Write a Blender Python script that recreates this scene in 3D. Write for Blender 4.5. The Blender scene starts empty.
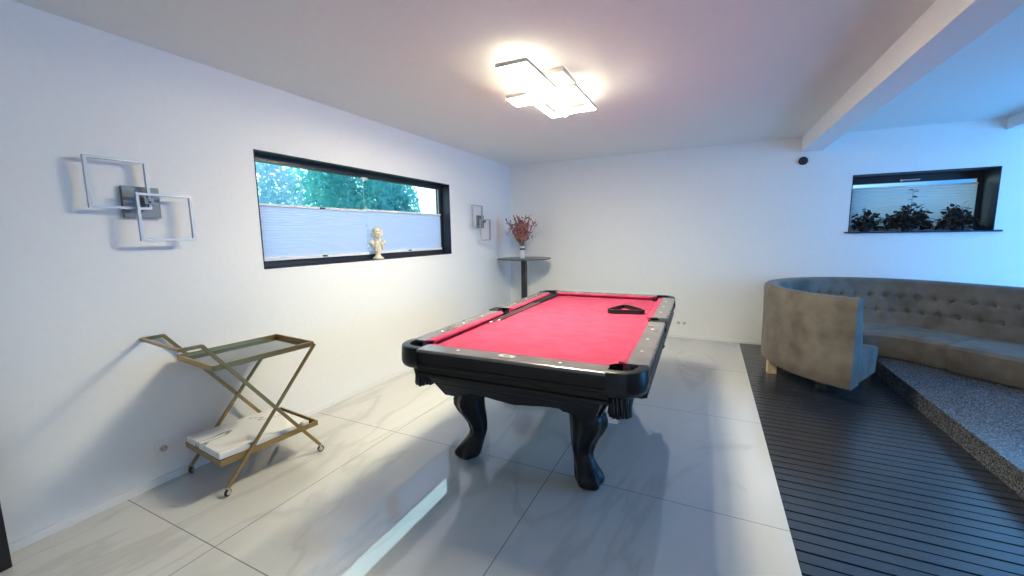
import bpy, bmesh, math, random
from math import sin, cos, pi, radians, sqrt
from mathutils import Vector, Matrix

C = bpy.context.scene.collection
SC = bpy.context.scene
random.seed(7)

# ------------------------------------------------------------------ camera
cam_data = bpy.data.cameras.new('camera')
cam_data.sensor_width = 36.0
cam_data.lens = 405.52 * 36.0 / 1024.0
cam_data.clip_start = 0.02
cam = bpy.data.objects.new('camera', cam_data)
C.objects.link(cam)
_r = Vector((0.9008, 0.4340, -0.0154)).normalized()
_f = Vector((-0.4323, 0.8925, -0.1287)).normalized()
_u = _r.cross(_f).normalized()
_r = _f.cross(_u).normalized()
cam.matrix_world = Matrix(((_r.x, _u.x, -_f.x, 0.0), (_r.y, _u.y, -_f.y, 0.0),
                           (_r.z, _u.z, -_f.z, 1.3955), (0, 0, 0, 1)))
SC.camera = cam

# ------------------------------------------------------------------ view, world, lights
SC.view_settings.view_transform = 'Standard'
SC.view_settings.look = 'None'
SC.view_settings.gamma = 1.0
SC.view_settings.use_curve_mapping = False
SC.view_settings.exposure = 0.0
SC.cycles.max_bounces = 10
SC.cycles.diffuse_bounces = 6
SC.cycles.glossy_bounces = 5
SC.cycles.transmission_bounces = 6
SC.cycles.transparent_max_bounces = 10
SC.cycles.sample_clamp_indirect = 6.0
SC.cycles.caustics_reflective = False
SC.cycles.caustics_refractive = False

world = bpy.data.worlds.new('sky')
SC.world = world
world.use_nodes = True
_bg = world.node_tree.nodes['Background']
_wt = world.node_tree
_tc = _wt.nodes.new('ShaderNodeTexCoord')
_sx = _wt.nodes.new('ShaderNodeSeparateXYZ')
_wt.links.new(_tc.outputs['Generated'], _sx.inputs[0])
_wr = _wt.nodes.new('ShaderNodeValToRGB')      # bright hazy sky to the west, clear blue to the east
_wr.color_ramp.elements[0].position = 0.0
_wr.color_ramp.elements[0].color = (0.85, 0.94, 1.0, 1)
_wr.color_ramp.elements[1].position = 1.0
_wr.color_ramp.elements[1].color = (0.04, 0.13, 0.34, 1)
_wm = _wt.nodes.new('ShaderNodeMapRange')
_wm.inputs['From Min'].default_value = -0.25
_wm.inputs['From Max'].default_value = 0.35
_wt.links.new(_sx.outputs['X'], _wm.inputs['Value'])
_wt.links.new(_wm.outputs[0], _wr.inputs['Fac'])
_wt.links.new(_wr.outputs['Color'], _bg.inputs['Color'])
_bg.inputs['Strength'].default_value = 3.8


def area(name, loc, aim, sx, sy, power, col):
    d = bpy.data.lights.new(name, 'AREA')
    d.shape = 'RECTANGLE'
    d.size, d.size_y = sx, sy
    d.energy = power
    d.color = col
    o = bpy.data.objects.new(name, d)
    C.objects.link(o)
    o.location = loc
    o.rotation_euler = (Vector(aim) - Vector(loc)).to_track_quat('-Z', 'Y').to_euler()
    return o


LAMP_STRENGTH = 182.0
LAMP_COLOR = (1.0, 0.91, 0.65)
# daylight through the glazed openings of the room (right side, and behind the photographer)
area('daylight_right', (4.06, 4.2, 1.2), (0, 4.2, 1.2), 2.4, 1.9, 118, (0.09, 0.43, 1.0))
area('daylight_behind', (1.2, -1.95, 1.35), (0.4, 3, 1.2), 1.6, 1.3, 9, (0.80, 0.90, 1.0))


# ------------------------------------------------------------------ material helpers
def mat(name, color=(0.8, 0.8, 0.8), rough=0.5, metal=0.0, spec=0.5, **kw):
    m = bpy.data.materials.new(name)
    m.use_nodes = True
    b = m.node_tree.nodes['Principled BSDF']
    b.inputs['Base Color'].default_value = (*color, 1)
    b.inputs['Roughness'].default_value = rough
    b.inputs['Metallic'].default_value = metal
    b.inputs['Specular IOR Level'].default_value = spec
    for k, v in kw.items():
        b.inputs[k.replace('_', ' ')].default_value = v
    return m


def N(m, t, **kw):
    n = m.node_tree.nodes.new(t)
    for k, v in kw.items():
        setattr(n, k, v)
    return n


def L(m, a, b):
    m.node_tree.links.new(a, b)


def bsdf(m):
    return m.node_tree.nodes['Principled BSDF']


def noise_color(m, c1, c2, scale=5.0, detail=4.0, lo=0.35, hi=0.65, bump=0.0, bscale=None, stretch=None, dist=0.01):
    tc = N(m, 'ShaderNodeTexCoord')
    src = tc.outputs['Object']
    if stretch:
        mp = N(m, 'ShaderNodeMapping')
        mp.inputs['Scale'].default_value = stretch
        L(m, src, mp.inputs['Vector'])
        src = mp.outputs['Vector']
    nz = N(m, 'ShaderNodeTexNoise')
    nz.inputs['Scale'].default_value = scale
    nz.inputs['Detail'].default_value = detail
    L(m, src, nz.inputs['Vector'])
    rp = N(m, 'ShaderNodeValToRGB')
    rp.color_ramp.elements[0].position = lo
    rp.color_ramp.elements[1].position = hi
    rp.color_ramp.elements[0].color = (*c1, 1)
    rp.color_ramp.elements[1].color = (*c2, 1)
    L(m, nz.outputs['Fac'], rp.inputs['Fac'])
    L(m, rp.outputs['Color'], bsdf(m).inputs['Base Color'])
    if bump:
        nb = nz
        if bscale:
            nb = N(m, 'ShaderNodeTexNoise')
            nb.inputs['Scale'].default_value = bscale
            nb.inputs['Detail'].default_value = 3
            L(m, src, nb.inputs['Vector'])
        bp = N(m, 'ShaderNodeBump')
        bp.inputs['Strength'].default_value = bump
        bp.inputs['Distance'].default_value = dist
        L(m, nb.outputs['Fac'], bp.inputs['Height'])
        L(m, bp.outputs['Normal'], bsdf(m).inputs['Normal'])
    return m


# ------------------------------------------------------------------ materials
M = {}
M['wall'] = noise_color(mat('white_plaster', rough=0.9, spec=0.2), (0.825, 0.825, 0.815), (0.84, 0.84, 0.83), 30, 4,
                        bump=0.06, bscale=120, dist=0.004)
M['ceil'] = noise_color(mat('ceiling_plaster', rough=0.92, spec=0.15), (0.745, 0.785, 0.775), (0.765, 0.80, 0.79), 25, 4,
                        bump=0.05, bscale=150, dist=0.003)
M['white'] = mat('white_paint', (0.82, 0.82, 0.80), 0.5)
M['reveal'] = mat('anthracite_paint', (0.009, 0.012, 0.030), 0.5, spec=0.4)
M['black'] = mat('black_plastic', (0.012, 0.012, 0.014), 0.4)
M['door'] = mat('black_door_lacquer', (0.008, 0.008, 0.009), 0.45)
M['frame'] = mat('dark_window_frame', (0.022, 0.025, 0.032), 0.4)
M['alu'] = mat('satin_aluminium', (0.62, 0.60, 0.57), 0.38, 0.8)
M['sconce'] = mat('brushed_nickel', (0.50, 0.50, 0.50), 0.45, 0.45)
M['sconce_plate'] = mat('brushed_nickel_plate', (0.20, 0.21, 0.22), 0.5, 0.4)
M['rail_white'] = mat('white_blind_rail', (0.78, 0.79, 0.80), 0.45)
M['cord'] = mat('white_cord', (0.8, 0.8, 0.78), 0.7)
M['table_black'] = mat('matt_black_metal', (0.018, 0.019, 0.021), 0.45)
M['table_top'] = mat('dark_grey_laminate', (0.075, 0.08, 0.085), 0.3)
M['vase'] = mat('white_ceramic', (0.82, 0.81, 0.79), 0.3)
M['bust'] = noise_color(mat('cream_plaster', rough=0.7), (0.70, 0.62, 0.46), (0.80, 0.74, 0.60), 40, 3)
M['bark'] = mat('bark', (0.10, 0.075, 0.05), 0.9)
M['stem'] = mat('dry_stem', (0.20, 0.13, 0.08), 0.8)
M['bloom'] = noise_color(mat('dried_blossom', rough=0.9), (0.24, 0.035, 0.070), (0.46, 0.24, 0.20), 22, 2, 0.4, 0.6)
M['plant'] = noise_color(mat('dark_leaf', rough=0.4), (0.014, 0.020, 0.018), (0.085, 0.072, 0.076), 20, 2, 0.4, 0.7)
M['pot'] = mat('dark_pot', (0.02, 0.02, 0.025), 0.5)
M['pale_wood'] = noise_color(mat('pale_wood', rough=0.5), (0.58, 0.42, 0.25), (0.68, 0.52, 0.33), 8, 3, stretch=(8, 8, 1))


def leaf_mat(name, c1, c2):
    m = noise_color(mat(name, rough=0.6, spec=0.2), c1, c2, 3.0, 3, 0.35, 0.65)
    nt = m.node_tree
    b = bsdf(m)
    tr = N(m, 'ShaderNodeBsdfTranslucent')
    mx = N(m, 'ShaderNodeMixShader')
    mx.inputs[0].default_value = 0.45
    ramp = [n for n in nt.nodes if n.type == 'VALTORGB'][0]
    L(m, ramp.outputs['Color'], tr.inputs['Color'])
    L(m, b.outputs[0], mx.inputs[1])
    L(m, tr.outputs[0], mx.inputs[2])
    L(m, mx.outputs[0], nt.nodes['Material Output'].inputs['Surface'])
    return m


M['hedge'] = leaf_mat('hedge_leaf', (0.16, 0.55, 0.50), (0.42, 0.86, 0.80))
M['hedge_pale'] = leaf_mat('pale_hedge_leaf', (0.42, 0.72, 0.74), (0.80, 0.86, 0.92))
M['grass'] = noise_color(mat('lawn', rough=0.9), (0.10, 0.22, 0.10), (0.18, 0.34, 0.16), 6, 3)


def glass_mat(name, tint):
    m = bpy.data.materials.new(name)
    m.use_nodes = True
    nt = m.node_tree
    nt.nodes.remove(nt.nodes['Principled BSDF'])
    t = N(m, 'ShaderNodeBsdfTransparent')
    t.inputs['Color'].default_value = (*tint, 1)
    g = N(m, 'ShaderNodeBsdfGlossy')
    g.inputs['Roughness'].default_value = 0.02
    fr = N(m, 'ShaderNodeFresnel')
    fr.inputs['IOR'].default_value = 1.45
    mx = N(m, 'ShaderNodeMixShader')
    ge = N(m, 'ShaderNodeNewGeometry')
    inv = N(m, 'ShaderNodeMath', operation='SUBTRACT')
    inv.inputs[0].default_value = 1.0
    L(m, ge.outputs['Backfacing'], inv.inputs[1])
    ml = N(m, 'ShaderNodeMath', operation='MULTIPLY')
    L(m, fr.outputs[0], ml.inputs[0])
    L(m, inv.outputs[0], ml.inputs[1])
    L(m, ml.outputs[0], mx.inputs[0])
    L(m, t.outputs[0], mx.inputs[1])
    L(m, g.outputs[0], mx.inputs[2])
    L(m, mx.outputs[0], nt.nodes['Material Output'].inputs['Surface'])
    return m


M['glass'] = glass_mat('window_glass', (0.80, 0.97, 0.98))


def blind_mat(name, col, tcol, fac, pitch=0.02):
    m = bpy.data.materials.new(name)
    m.use_nodes = True
    nt = m.node_tree
    nt.nodes.remove(nt.nodes['Principled BSDF'])
    d = N(m, 'ShaderNodeBsdfDiffuse')
    d.inputs['Color'].default_value = (*col, 1)
    t = N(m, 'ShaderNodeBsdfTranslucent')
    t.inputs['Color'].default_value = (*tcol, 1)
    mx = N(m, 'ShaderNodeMixShader')
    mx.inputs[0].default_value = fac
    L(m, d.outputs[0], mx.inputs[1])
    L(m, t.outputs[0], mx.inputs[2])
    L(m, mx.outputs[0], nt.nodes['Material Output'].inputs['Surface'])
    return m


M['blind'] = blind_mat('lilac_pleated_fabric', (0.50, 0.51, 0.72), (0.52, 0.515, 0.74), 0.56)
M['blind_grey'] = blind_mat('grey_pleated_fabric', (0.42, 0.48, 0.52), (0.34, 0.42, 0.50), 0.40)


def tile_floor_mat():
    m = mat('polished_marble_tile', (0.6, 0.6, 0.58), 0.018, spec=0.5, IOR=1.9)
    b = bsdf(m)
    geo = N(m, 'ShaderNodeNewGeometry')
    pos = geo.outputs['Position']
    # marble clouds stretched along the room's diagonal
    mp = N(m, 'ShaderNodeMapping')
    mp.inputs['Rotation'].default_value = (0, 0, radians(-35))
    mp.inputs['Scale'].default_value = (1.0, 0.32, 1.0)
    L(m, pos, mp.inputs['Vector'])
    nz = N(m, 'ShaderNodeTexNoise')
    nz.inputs['Scale'].default_value = 1.6
    nz.inputs['Detail'].default_value = 7
    nz.inputs['Distortion'].default_value = 0.8
    L(m, mp.outputs['Vector'], nz.inputs['Vector'])
    rp = N(m, 'ShaderNodeValToRGB')
    e = rp.color_ramp.elements
    e[0].position = 0.30
    e[0].color = (0.57, 0.57, 0.55, 1)
    e[1].position = 0.62
    e[1].color = (0.65, 0.65, 0.63, 1)
    L(m, nz.outputs['Fac'], rp.inputs['Fac'])
    # thin soft veins
    nv = N(m, 'ShaderNodeTexNoise')
    nv.inputs['Scale'].default_value = 1.1
    nv.inputs['Detail'].default_value = 5
    nv.inputs['Distortion'].default_value = 1.6
    L(m, mp.outputs['Vector'], nv.inputs['Vector'])
    s = N(m, 'ShaderNodeMath', operation='SUBTRACT')
    s.inputs[1].default_value = 0.5
    L(m, nv.outputs['Fac'], s.inputs[0])
    ab = N(m, 'ShaderNodeMath', operation='ABSOLUTE')
    L(m, s.outputs[0], ab.inputs[0])
    vr = N(m, 'ShaderNodeMapRange')
    vr.inputs['From Min'].default_value = 0.0
    vr.inputs['From Max'].default_value = 0.03
    vr.inputs['To Min'].default_value = 0.86
    vr.inputs['To Max'].default_value = 1.0
    L(m, ab.outputs[0], vr.inputs['Value'])
    mul = N(m, 'ShaderNodeMixRGB', blend_type='MULTIPLY')
    mul.inputs['Fac'].default_value = 1.0
    L(m, rp.outputs['Color'], mul.inputs['Color1'])
    L(m, vr.outputs[0], mul.inputs['Color2'])
    # joints: 1.2 m tiles
    sep = N(m, 'ShaderNodeSeparateXYZ')
    L(m, pos, sep.inputs[0])

    def joint(sock, off):
        a = N(m, 'ShaderNodeMath', operation='SUBTRACT')
        a.inputs[1].default_value = off
        L(m, sock, a.inputs[0])
        p = N(m, 'ShaderNodeMath', operation='PINGPONG')
        p.inputs[1].default_value = 0.6
        L(m, a.outputs[0], p.inputs[0])
        c = N(m, 'ShaderNodeMath', operation='LESS_THAN')
        c.inputs[1].default_value = 0.0022
        L(m, p.outputs[0], c.inputs[0])
        return c.outputs[0]
    jx = joint(sep.outputs['X'], -1.9817 - 12)
    jy = joint(sep.outputs['Y'], 0.9217 - 12)
    mxm = N(m, 'ShaderNodeMath', operation='MAXIMUM')
    L(m, jx, mxm.inputs[0])
    L(m, jy, mxm.inputs[1])
    fin = N(m, 'ShaderNodeMixRGB')
    fin.inputs['Color2'].default_value = (0.19, 0.19, 0.19, 1)
    L(m, mxm.outputs[0], fin.inputs['Fac'])
    L(m, mul.outputs[0], fin.inputs['Color1'])
    L(m, fin.outputs[0], b.inputs['Base Color'])
    return m


M['tile'] = tile_floor_mat()
M['deck'] = noise_color(mat('dark_decking', rough=0.24, spec=0.5, IOR=2.0), (0.018, 0.020, 0.026), (0.034, 0.038, 0.047), 4, 5,
                        stretch=(0.6, 6, 1), bump=0.05, bscale=60)
M['granite'] = noise_color(mat('dark_granite', rough=0.22, spec=1.0), (0.035, 0.036, 0.040), (0.26, 0.27, 0.29), 120, 3, 0.42, 0.68)
M['red'] = noise_color(mat('red_baize', rough=0.95, spec=0.1), (0.39, 0.050, 0.105), (0.46, 0.068, 0.135), 9, 5, bump=0.05, bscale=300, dist=0.002)
M['blackwood'] = noise_color(mat('black_stained_wood', rough=0.38, spec=0.28), (0.006, 0.005, 0.005), (0.016, 0.013, 0.013), 6, 5,
                             stretch=(3, 3, 30))
M['railwood'] = noise_color(mat('dark_rail_wood', rough=0.22, spec=0.8), (0.150, 0.136, 0.132), (0.190, 0.174, 0.170), 2.5, 3, stretch=(3, 3, 3))
M['leather'] = mat('black_leather', (0.007, 0.008, 0.010), 0.33, spec=0.40)
M['sight'] = mat('pearl_inlay', (0.75, 0.74, 0.70), 0.3)
M['silver'] = mat('silver_plate', (0.70, 0.69, 0.66), 0.3, 0.6)
M['cue_wood'] = noise_color(mat('cue_wood', rough=0.3), (0.070, 0.045, 0.048), (0.110, 0.075, 0.078), 10, 3, stretch=(10, 10, 1))
M['gold'] = mat('brushed_gold', (0.36, 0.24, 0.10), 0.30, 0.75)
M['mirror'] = mat('smoked_mirror', (0.22, 0.22, 0.21), 0.05, 1.0)
M['black_glass'] = mat('black_glass', (0.015, 0.015, 0.016), 0.1)
M['wheel'] = mat('dark_rubber', (0.02, 0.02, 0.02), 0.6)
M['socket_grey'] = mat('socket_plastic', (0.50, 0.50, 0.50), 0.5)
M['chrome'] = mat('chrome', (0.7, 0.68, 0.62), 0.2, 0.9)
M['led'] = mat('led_diffuser', (0.9, 0.9, 0.85), 0.5)
bsdf(M['led']).inputs['Emission Color'].default_value = (*LAMP_COLOR, 1)
bsdf(M['led']).inputs['Emission Strength'].default_value = LAMP_STRENGTH
M['led_side'] = mat('led_housing_glow', (0.9, 0.9, 0.85), 0.5)
bsdf(M['led_side']).inputs['Emission Color'].default_value = (*LAMP_COLOR, 1)
bsdf(M['led_side']).inputs['Emission Strength'].default_value = LAMP_STRENGTH * 0.012


def marble_board():
    m = mat('white_veined_board', (0.8, 0.8, 0.78), 0.35)
    tc = N(m, 'ShaderNodeTexCoord')
    mp = N(m, 'ShaderNodeMapping')
    mp.inputs['Rotation'].default_value = (0, 0, radians(14))
    mp.inputs['Scale'].default_value = (3.2, 0.55, 1)
    L(m, tc.outputs['Object'], mp.inputs['Vector'])
    nv = N(m, 'ShaderNodeTexNoise')
    nv.inputs['Scale'].default_value = 2.2
    nv.inputs['Detail'].default_value = 1.5
    nv.inputs['Distortion'].default_value = 0.5
    L(m, mp.outputs['Vector'], nv.inputs['Vector'])
    s = N(m, 'ShaderNodeMath', operation='SUBTRACT')
    s.inputs[1].default_value = 0.52
    L(m, nv.outputs['Fac'], s.inputs[0])
    ab = N(m, 'ShaderNodeMath', operation='ABSOLUTE')
    L(m, s.outputs[0], ab.inputs[0])
    rp = N(m, 'ShaderNodeValToRGB')
    rp.color_ramp.elements[0].position = 0.003
    rp.color_ramp.elements[0].color = (0.22, 0.21, 0.21, 1)
    rp.color_ramp.elements[1].position = 0.010
    rp.color_ramp.elements[1].color = (0.80, 0.80, 0.79, 1)
    L(m, ab.outputs[0], rp.inputs['Fac'])
    L(m, rp.outputs['Color'], bsdf(m).inputs['Base Color'])
    return m


M['board'] = marble_board()
M['velvet'] = noise_color(mat('taupe_velvet', rough=0.85, spec=0.2, Sheen_Weight=0.15, Sheen_Roughness=0.4),
                          (0.112, 0.096, 0.080), (0.195, 0.174, 0.150), 6, 6, 0.3, 0.7, bump=0.12, bscale=90, dist=0.004)


# ------------------------------------------------------------------ mesh helpers
def obj(name, bm, m, parent=None, smooth=False, kind=None, auto=None):
    me = bpy.data.meshes.new(name)
    bmesh.ops.recalc_face_normals(bm, faces=bm.faces)
    bm.to_mesh(me)
    bm.free()
    o = bpy.data.objects.new(name, me)
    C.objects.link(o)
    if isinstance(m, (list, tuple)):
        for k in m:
            me.materials.append(k)
    else:
        me.materials.append(m)
    if smooth:
        for p in me.polygons:
            p.use_smooth = True
        if auto is not None:
            me.set_sharp_from_angle(angle=radians(auto))
    if parent:
        o.parent = parent
    if kind:
        o['kind'] = kind
    return o


def struct(name, bm, m, parent=None, **k):
    o = obj(name, bm, m, parent, **k)
    if parent is None:
        o['kind'] = 'structure'
    return o


def thing(name, label, cat, loc=(0, 0, 0), rotz=0.0, group=None):
    o = bpy.data.objects.new(name, None)
    o.empty_display_size = 0.1
    C.objects.link(o)
    o.location = loc
    o.rotation_euler = (0, 0, rotz)
    tag(o, label, cat, group)
    return o


def tag(o, label, cat, group=None):
    o['label'] = label
    o['category'] = cat
    if group:
        o['group'] = group
    return o


def box(bm, c, s, bev=0.0, M4=None, segs=2):
    r = bmesh.ops.create_cube(bm, size=1.0)
    vs = r['verts']
    for v in vs:
        v.co = Vector((v.co.x * s[0] + c[0], v.co.y * s[1] + c[1], v.co.z * s[2] + c[2]))
    if bev > 0:
        es = list({e for v in vs for e in v.link_edges})
        rb = bmesh.ops.bevel(bm, geom=es, offset=bev, segments=segs, affect='EDGES', profile=0.5)
        vs = list({v for f in rb['faces'] for v in f.verts} | {v for v in vs if v.is_valid})
    if M4 is not None:
        seen = set()
        stack = list(vs)
        while stack:
            v = stack.pop()
            if v in seen or not v.is_valid:
                continue
            seen.add(v)
            for e in v.link_edges:
                stack.append(e.other_vert(v))
        for v in seen:
            v.co = M4 @ v.co
    return vs


def boxx(bm, x0, x1, y0, y1, z0, z1, bev=0.0):
    return box(bm, ((x0 + x1) / 2, (y0 + y1) / 2, (z0 + z1) / 2), (abs(x1 - x0), abs(y1 - y0), abs(z1 - z0)), bev)


def bar(bm, a, b, w, h, bev=0.002, up=(0, 0, 1)):
    """rectangular bar from a to b: w sideways, h along up"""
    a, b = Vector(a), Vector(b)
    d = b - a
    z = d.normalized()
    up = Vector(up)
    x = up.cross(z)
    if x.length < 1e-4:
        x = Vector((1, 0, 0))
    x.normalize()
    y = z.cross(x)
    m4 = Matrix((x, y, z)).transposed().to_4x4()
    m4.translation = (a + b) / 2
    box(bm, (0, 0, 0), (w, h, d.length), bev, m4, 1)


def tube(bm, pts, rad, n=10, cap=True):
    pts = [Vector(p) for p in pts]
    rads = rad if isinstance(rad, (list, tuple)) else [rad] * len(pts)
    rings = []
    ref = None
    for i, p in enumerate(pts):
        t = (pts[min(i + 1, len(pts) - 1)] - pts[max(i - 1, 0)]).normalized()
        if ref is None:
            ref = Vector((0, 0, 1)) if abs(t.z) < 0.9 else Vector((1, 0, 0))
        x = (ref - t * ref.dot(t)).normalized()
        ref = x
        y = t.cross(x)
        rings.append([bm.verts.new(p + (x * cos(2 * pi * k / n) + y * sin(2 * pi * k / n)) * rads[i]) for k in range(n)])
    for a, b in zip(rings, rings[1:]):
        for k in range(n):
            bm.faces.new((a[k], a[(k + 1) % n], b[(k + 1) % n], b[k]))
    if cap:
        bm.faces.new(rings[0][::-1])
        bm.faces.new(rings[-1])


def lathe(bm, prof, n=32, c=(0, 0, 0)):
    rings = []
    for r, z in prof:
        if r < 1e-6:
            rings.append([bm.verts.new((c[0], c[1], c[2] + z))])
        else:
            rings.append([bm.verts.new((c[0] + r * cos(2 * pi * k / n), c[1] + r * sin(2 * pi * k / n), c[2] + z)) for k in range(n)])
    for a, b in zip(rings, rings[1:]):
        if len(a) == 1 and len(b) == 1:
            continue
        for k in range(n):
            k2 = (k + 1) % n
            if len(a) == 1:
                bm.faces.new((a[0], b[k2], b[k]))
            elif len(b) == 1:
                bm.faces.new((a[k], a[k2], b[0]))
            else:
                bm.faces.new((a[k], a[k2], b[k2], b[k]))


def prism(bm, poly, z0, z1):
    """extrude an xy polygon between two heights"""
    lo = [bm.verts.new((x, y, z0)) for x, y in poly]
    hi = [bm.verts.new((x, y, z1)) for x, y in poly]
    n = len(poly)
    bm.faces.new(lo[::-1])
    bm.faces.new(hi)
    for k in range(n):
        bm.faces.new((lo[k], lo[(k + 1) % n], hi[(k + 1) % n], hi[k]))


def loft(bm, rings, close=True, caps=True):
    vr = [[bm.verts.new(p) for p in r] for r in rings]
    n = len(vr[0])
    for a, b in zip(vr, vr[1:]):
        for k in range(n if close else n - 1):
            bm.faces.new((a[k], a[(k + 1) % n], b[(k + 1) % n], b[k]))
    if caps and close:
        bm.faces.new(vr[0][::-1])
        bm.faces.new(vr[-1])
    return vr


def ball(bm, c, r, seg=12, s=(1, 1, 1)):
    q = bmesh.ops.create_uvsphere(bm, u_segments=seg, v_segments=max(6, seg * 2 // 3), radius=r)
    for v in q['verts']:
        v.co = Vector((v.co.x * s[0] + c[0], v.co.y * s[1] + c[1], v.co.z * s[2] + c[2]))


# ================================================================== ROOM
XL, XR, YB, YF, H = -2.798, 4.1, 5.749, -2.0, 2.45
TE = 0.40       # tile / decking boundary
PX, PZ = 1.522, 0.145   # platform edge, height

bm = bmesh.new()
boxx(bm, XL - 0.3, TE, YF - 0.2, YB, -0.06, 0.0)
struct('floor', bm, M['tile'])

# dark grooved decking as real ribs
bm = bmesh.new()
prof = []
y = YF - 0.2
pitch = 0.0718
y = 2.002 - pitch * 60
k = 0
while y < YB:
    w = 0.0042 if k % 2 else 0.0062
    dp = 0.007 if k % 2 else 0.010
    prof += [(y - w, 0.0), (y - w * 0.7, -dp), (y + w * 0.7, -dp), (y + w, 0.0)]
    y += pitch
    k += 1
prof = [(YF - 0.2, 0.0)] + [p for p in prof if YF - 0.15 < p[0] < YB - 0.02] + [(YB, 0.0)]
for a, b in zip(prof, prof[1:]):
    q = [bm.verts.new((x, yy, z)) for x, (yy, z) in ((TE, a), (XR, a), (XR, b), (TE, b))]
    bm.faces.new(q)
bmesh.ops.remove_doubles(bm, verts=bm.verts, dist=1e-5)
lo = [bm.verts.new(p) for p in ((TE, YF - 0.2, -0.06), (XR, YF - 0.2, -0.06), (XR, YB, -0.06), (TE, YB, -0.06))]
bm.faces.new(lo)
struct('floor_deck', bm, M['deck'])

bm = bmesh.new()
boxx(bm, PX, XR, YF, YB, 0.001, PZ - 0.02)
boxx(bm, PX - 0.012, XR, YF, YB, PZ - 0.02, PZ, 0.004)
struct('platform', bm, M['granite'])

bm = bmesh.new()
boxx(bm, XL - 0.35, XR + 0.2, YF - 0.2, YB + 0.4, H, H + 0.1)
struct('ceiling', bm, M['ceil'])


def wall_with_hole(name, fix, t0, t1, u0, u1, h0, h1, z0=0.0, z1=H, axis='x', m=None):
    """wall slab between t0 and t1 on its normal axis, from u0 to u1, with a hole (h0 = (u,z) low, h1 = (u,z) high)"""
    bm = bmesh.new()

    def b(ua, ub, za, zb):
        if ub - ua < 1e-4 or zb - za < 1e-4:
            return
        if axis == 'x':
            boxx(bm, t0, t1, ua, ub, za, zb)
        else:
            boxx(bm, ua, ub, t0, t1, za, zb)
    b(u0, h0[0], z0, z1)
    b(h1[0], u1, z0, z1)
    b(h0[0], h1[0], z0, h0[1])
    b(h0[0], h1[0], h1[1], z1)
    bmesh.ops.remove_doubles(bm, verts=bm.verts, dist=1e-5)
    return struct(name, bm, m or M['wall'])


W1 = dict(y0=1.80, y1=4.11, z0=1.187, z1=2.0)
wall_with_hole('wall_left', None, XL - 0.175, XL, YF - 0.2, YB + 0.4, (W1['y0'], W1['z0']), (W1['y1'], W1['z1']))
W2 = dict(x0=1.397, x1=2.545, z0=1.372, z1=1.992)
wall_with_hole('wall_back', None, YB, YB + 0.40, XL, XR + 0.2, (W2['x0'], W2['z0']), (W2['x1'], W2['z1']), axis='y')
wall_with_hole('wall_right', None, XR, XR + 0.2, YF - 0.2, YB, (3.0, 0.2), (5.4, 2.2))
wall_with_hole('wall_front', None, YF - 0.2, YF, XL, XR, (0.5, 0.8), (2.1, 2.1), axis='y')

# baseboards
bm = bmesh.new()
boxx(bm, XL, XL + 0.010, 0.50, YB, 0.0, 0.045, 0.002)
struct('baseboard_left', bm, M['white'])
bm = bmesh.new()
boxx(bm, XL + 0.012, TE + 0.2, YB - 0.010, YB, 0.0, 0.040, 0.002)
struct('baseboard_back', bm, M['white'])

# ceiling beams
bm = bmesh.new()
boxx(bm, 0.905, 1.105, YF, YB, 2.285, H, 0.004)
struct('ceiling_beam', bm, M['wall'])
bm = bmesh.new()
boxx(bm, 2.54, 2.80, YF, YB, 2.335, H, 0.004)
struct('ceiling_beam', bm, M['wall'])

# black door jamb at the near end of the left wall
bm = bmesh.new()
boxx(bm, XL + 0.001, -2.664, -0.55, 0.483, 0.0, 2.12, 0.004)
boxx(bm, -2.664, -2.652, -0.50, 0.42, 0.06, 2.06, 0.004)
struct('door_1', bm, M['door'])


# ------------------------------------------------------------------ window 1 (left wall)
def ring_x(bm, x0, x1, y0, y1, z0, z1, w, wb=None):
    wb = wb if wb is not None else w
    boxx(bm, x0, x1, y0, y0 + w, z0, z1)
    boxx(bm, x0, x1, y1 - w, y1, z0, z1)
    boxx(bm, x0, x1, y0 + w, y1 - w, z1 - w, z1)
    boxx(bm, x0, x1, y0 + w, y1 - w, z0, z0 + wb)


w1 = bpy.data.objects.new('window_1', None)
C.objects.link(w1)
w1['kind'] = 'structure'
bm = bmesh.new()   # painted reveal lining
t = 0.006
ring_x(bm, XL - 0.145, XL + 0.003, W1['y0'] - 0.001, W1['y1'] + 0.001, W1['z0'] - 0.001, W1['z1'] + 0.001, t)
obj('reveal', bm, M['reveal'], w1)
bm = bmesh.new()
ring_x(bm, XL - 0.165, XL - 0.115, W1['y0'] + t, W1['y1'] - t, W1['z0'] + t, W1['z1'] - t, 0.045)
obj('window_frame', bm, M['frame'], w1)
bm = bmesh.new()
boxx(bm, XL - 0.142, XL - 0.136, W1['y0'] + 0.05, W1['y1'] - 0.05, W1['z0'] + 0.05, W1['z1'] - 0.05)
obj('glass', bm, M['glass'], w1)


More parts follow.
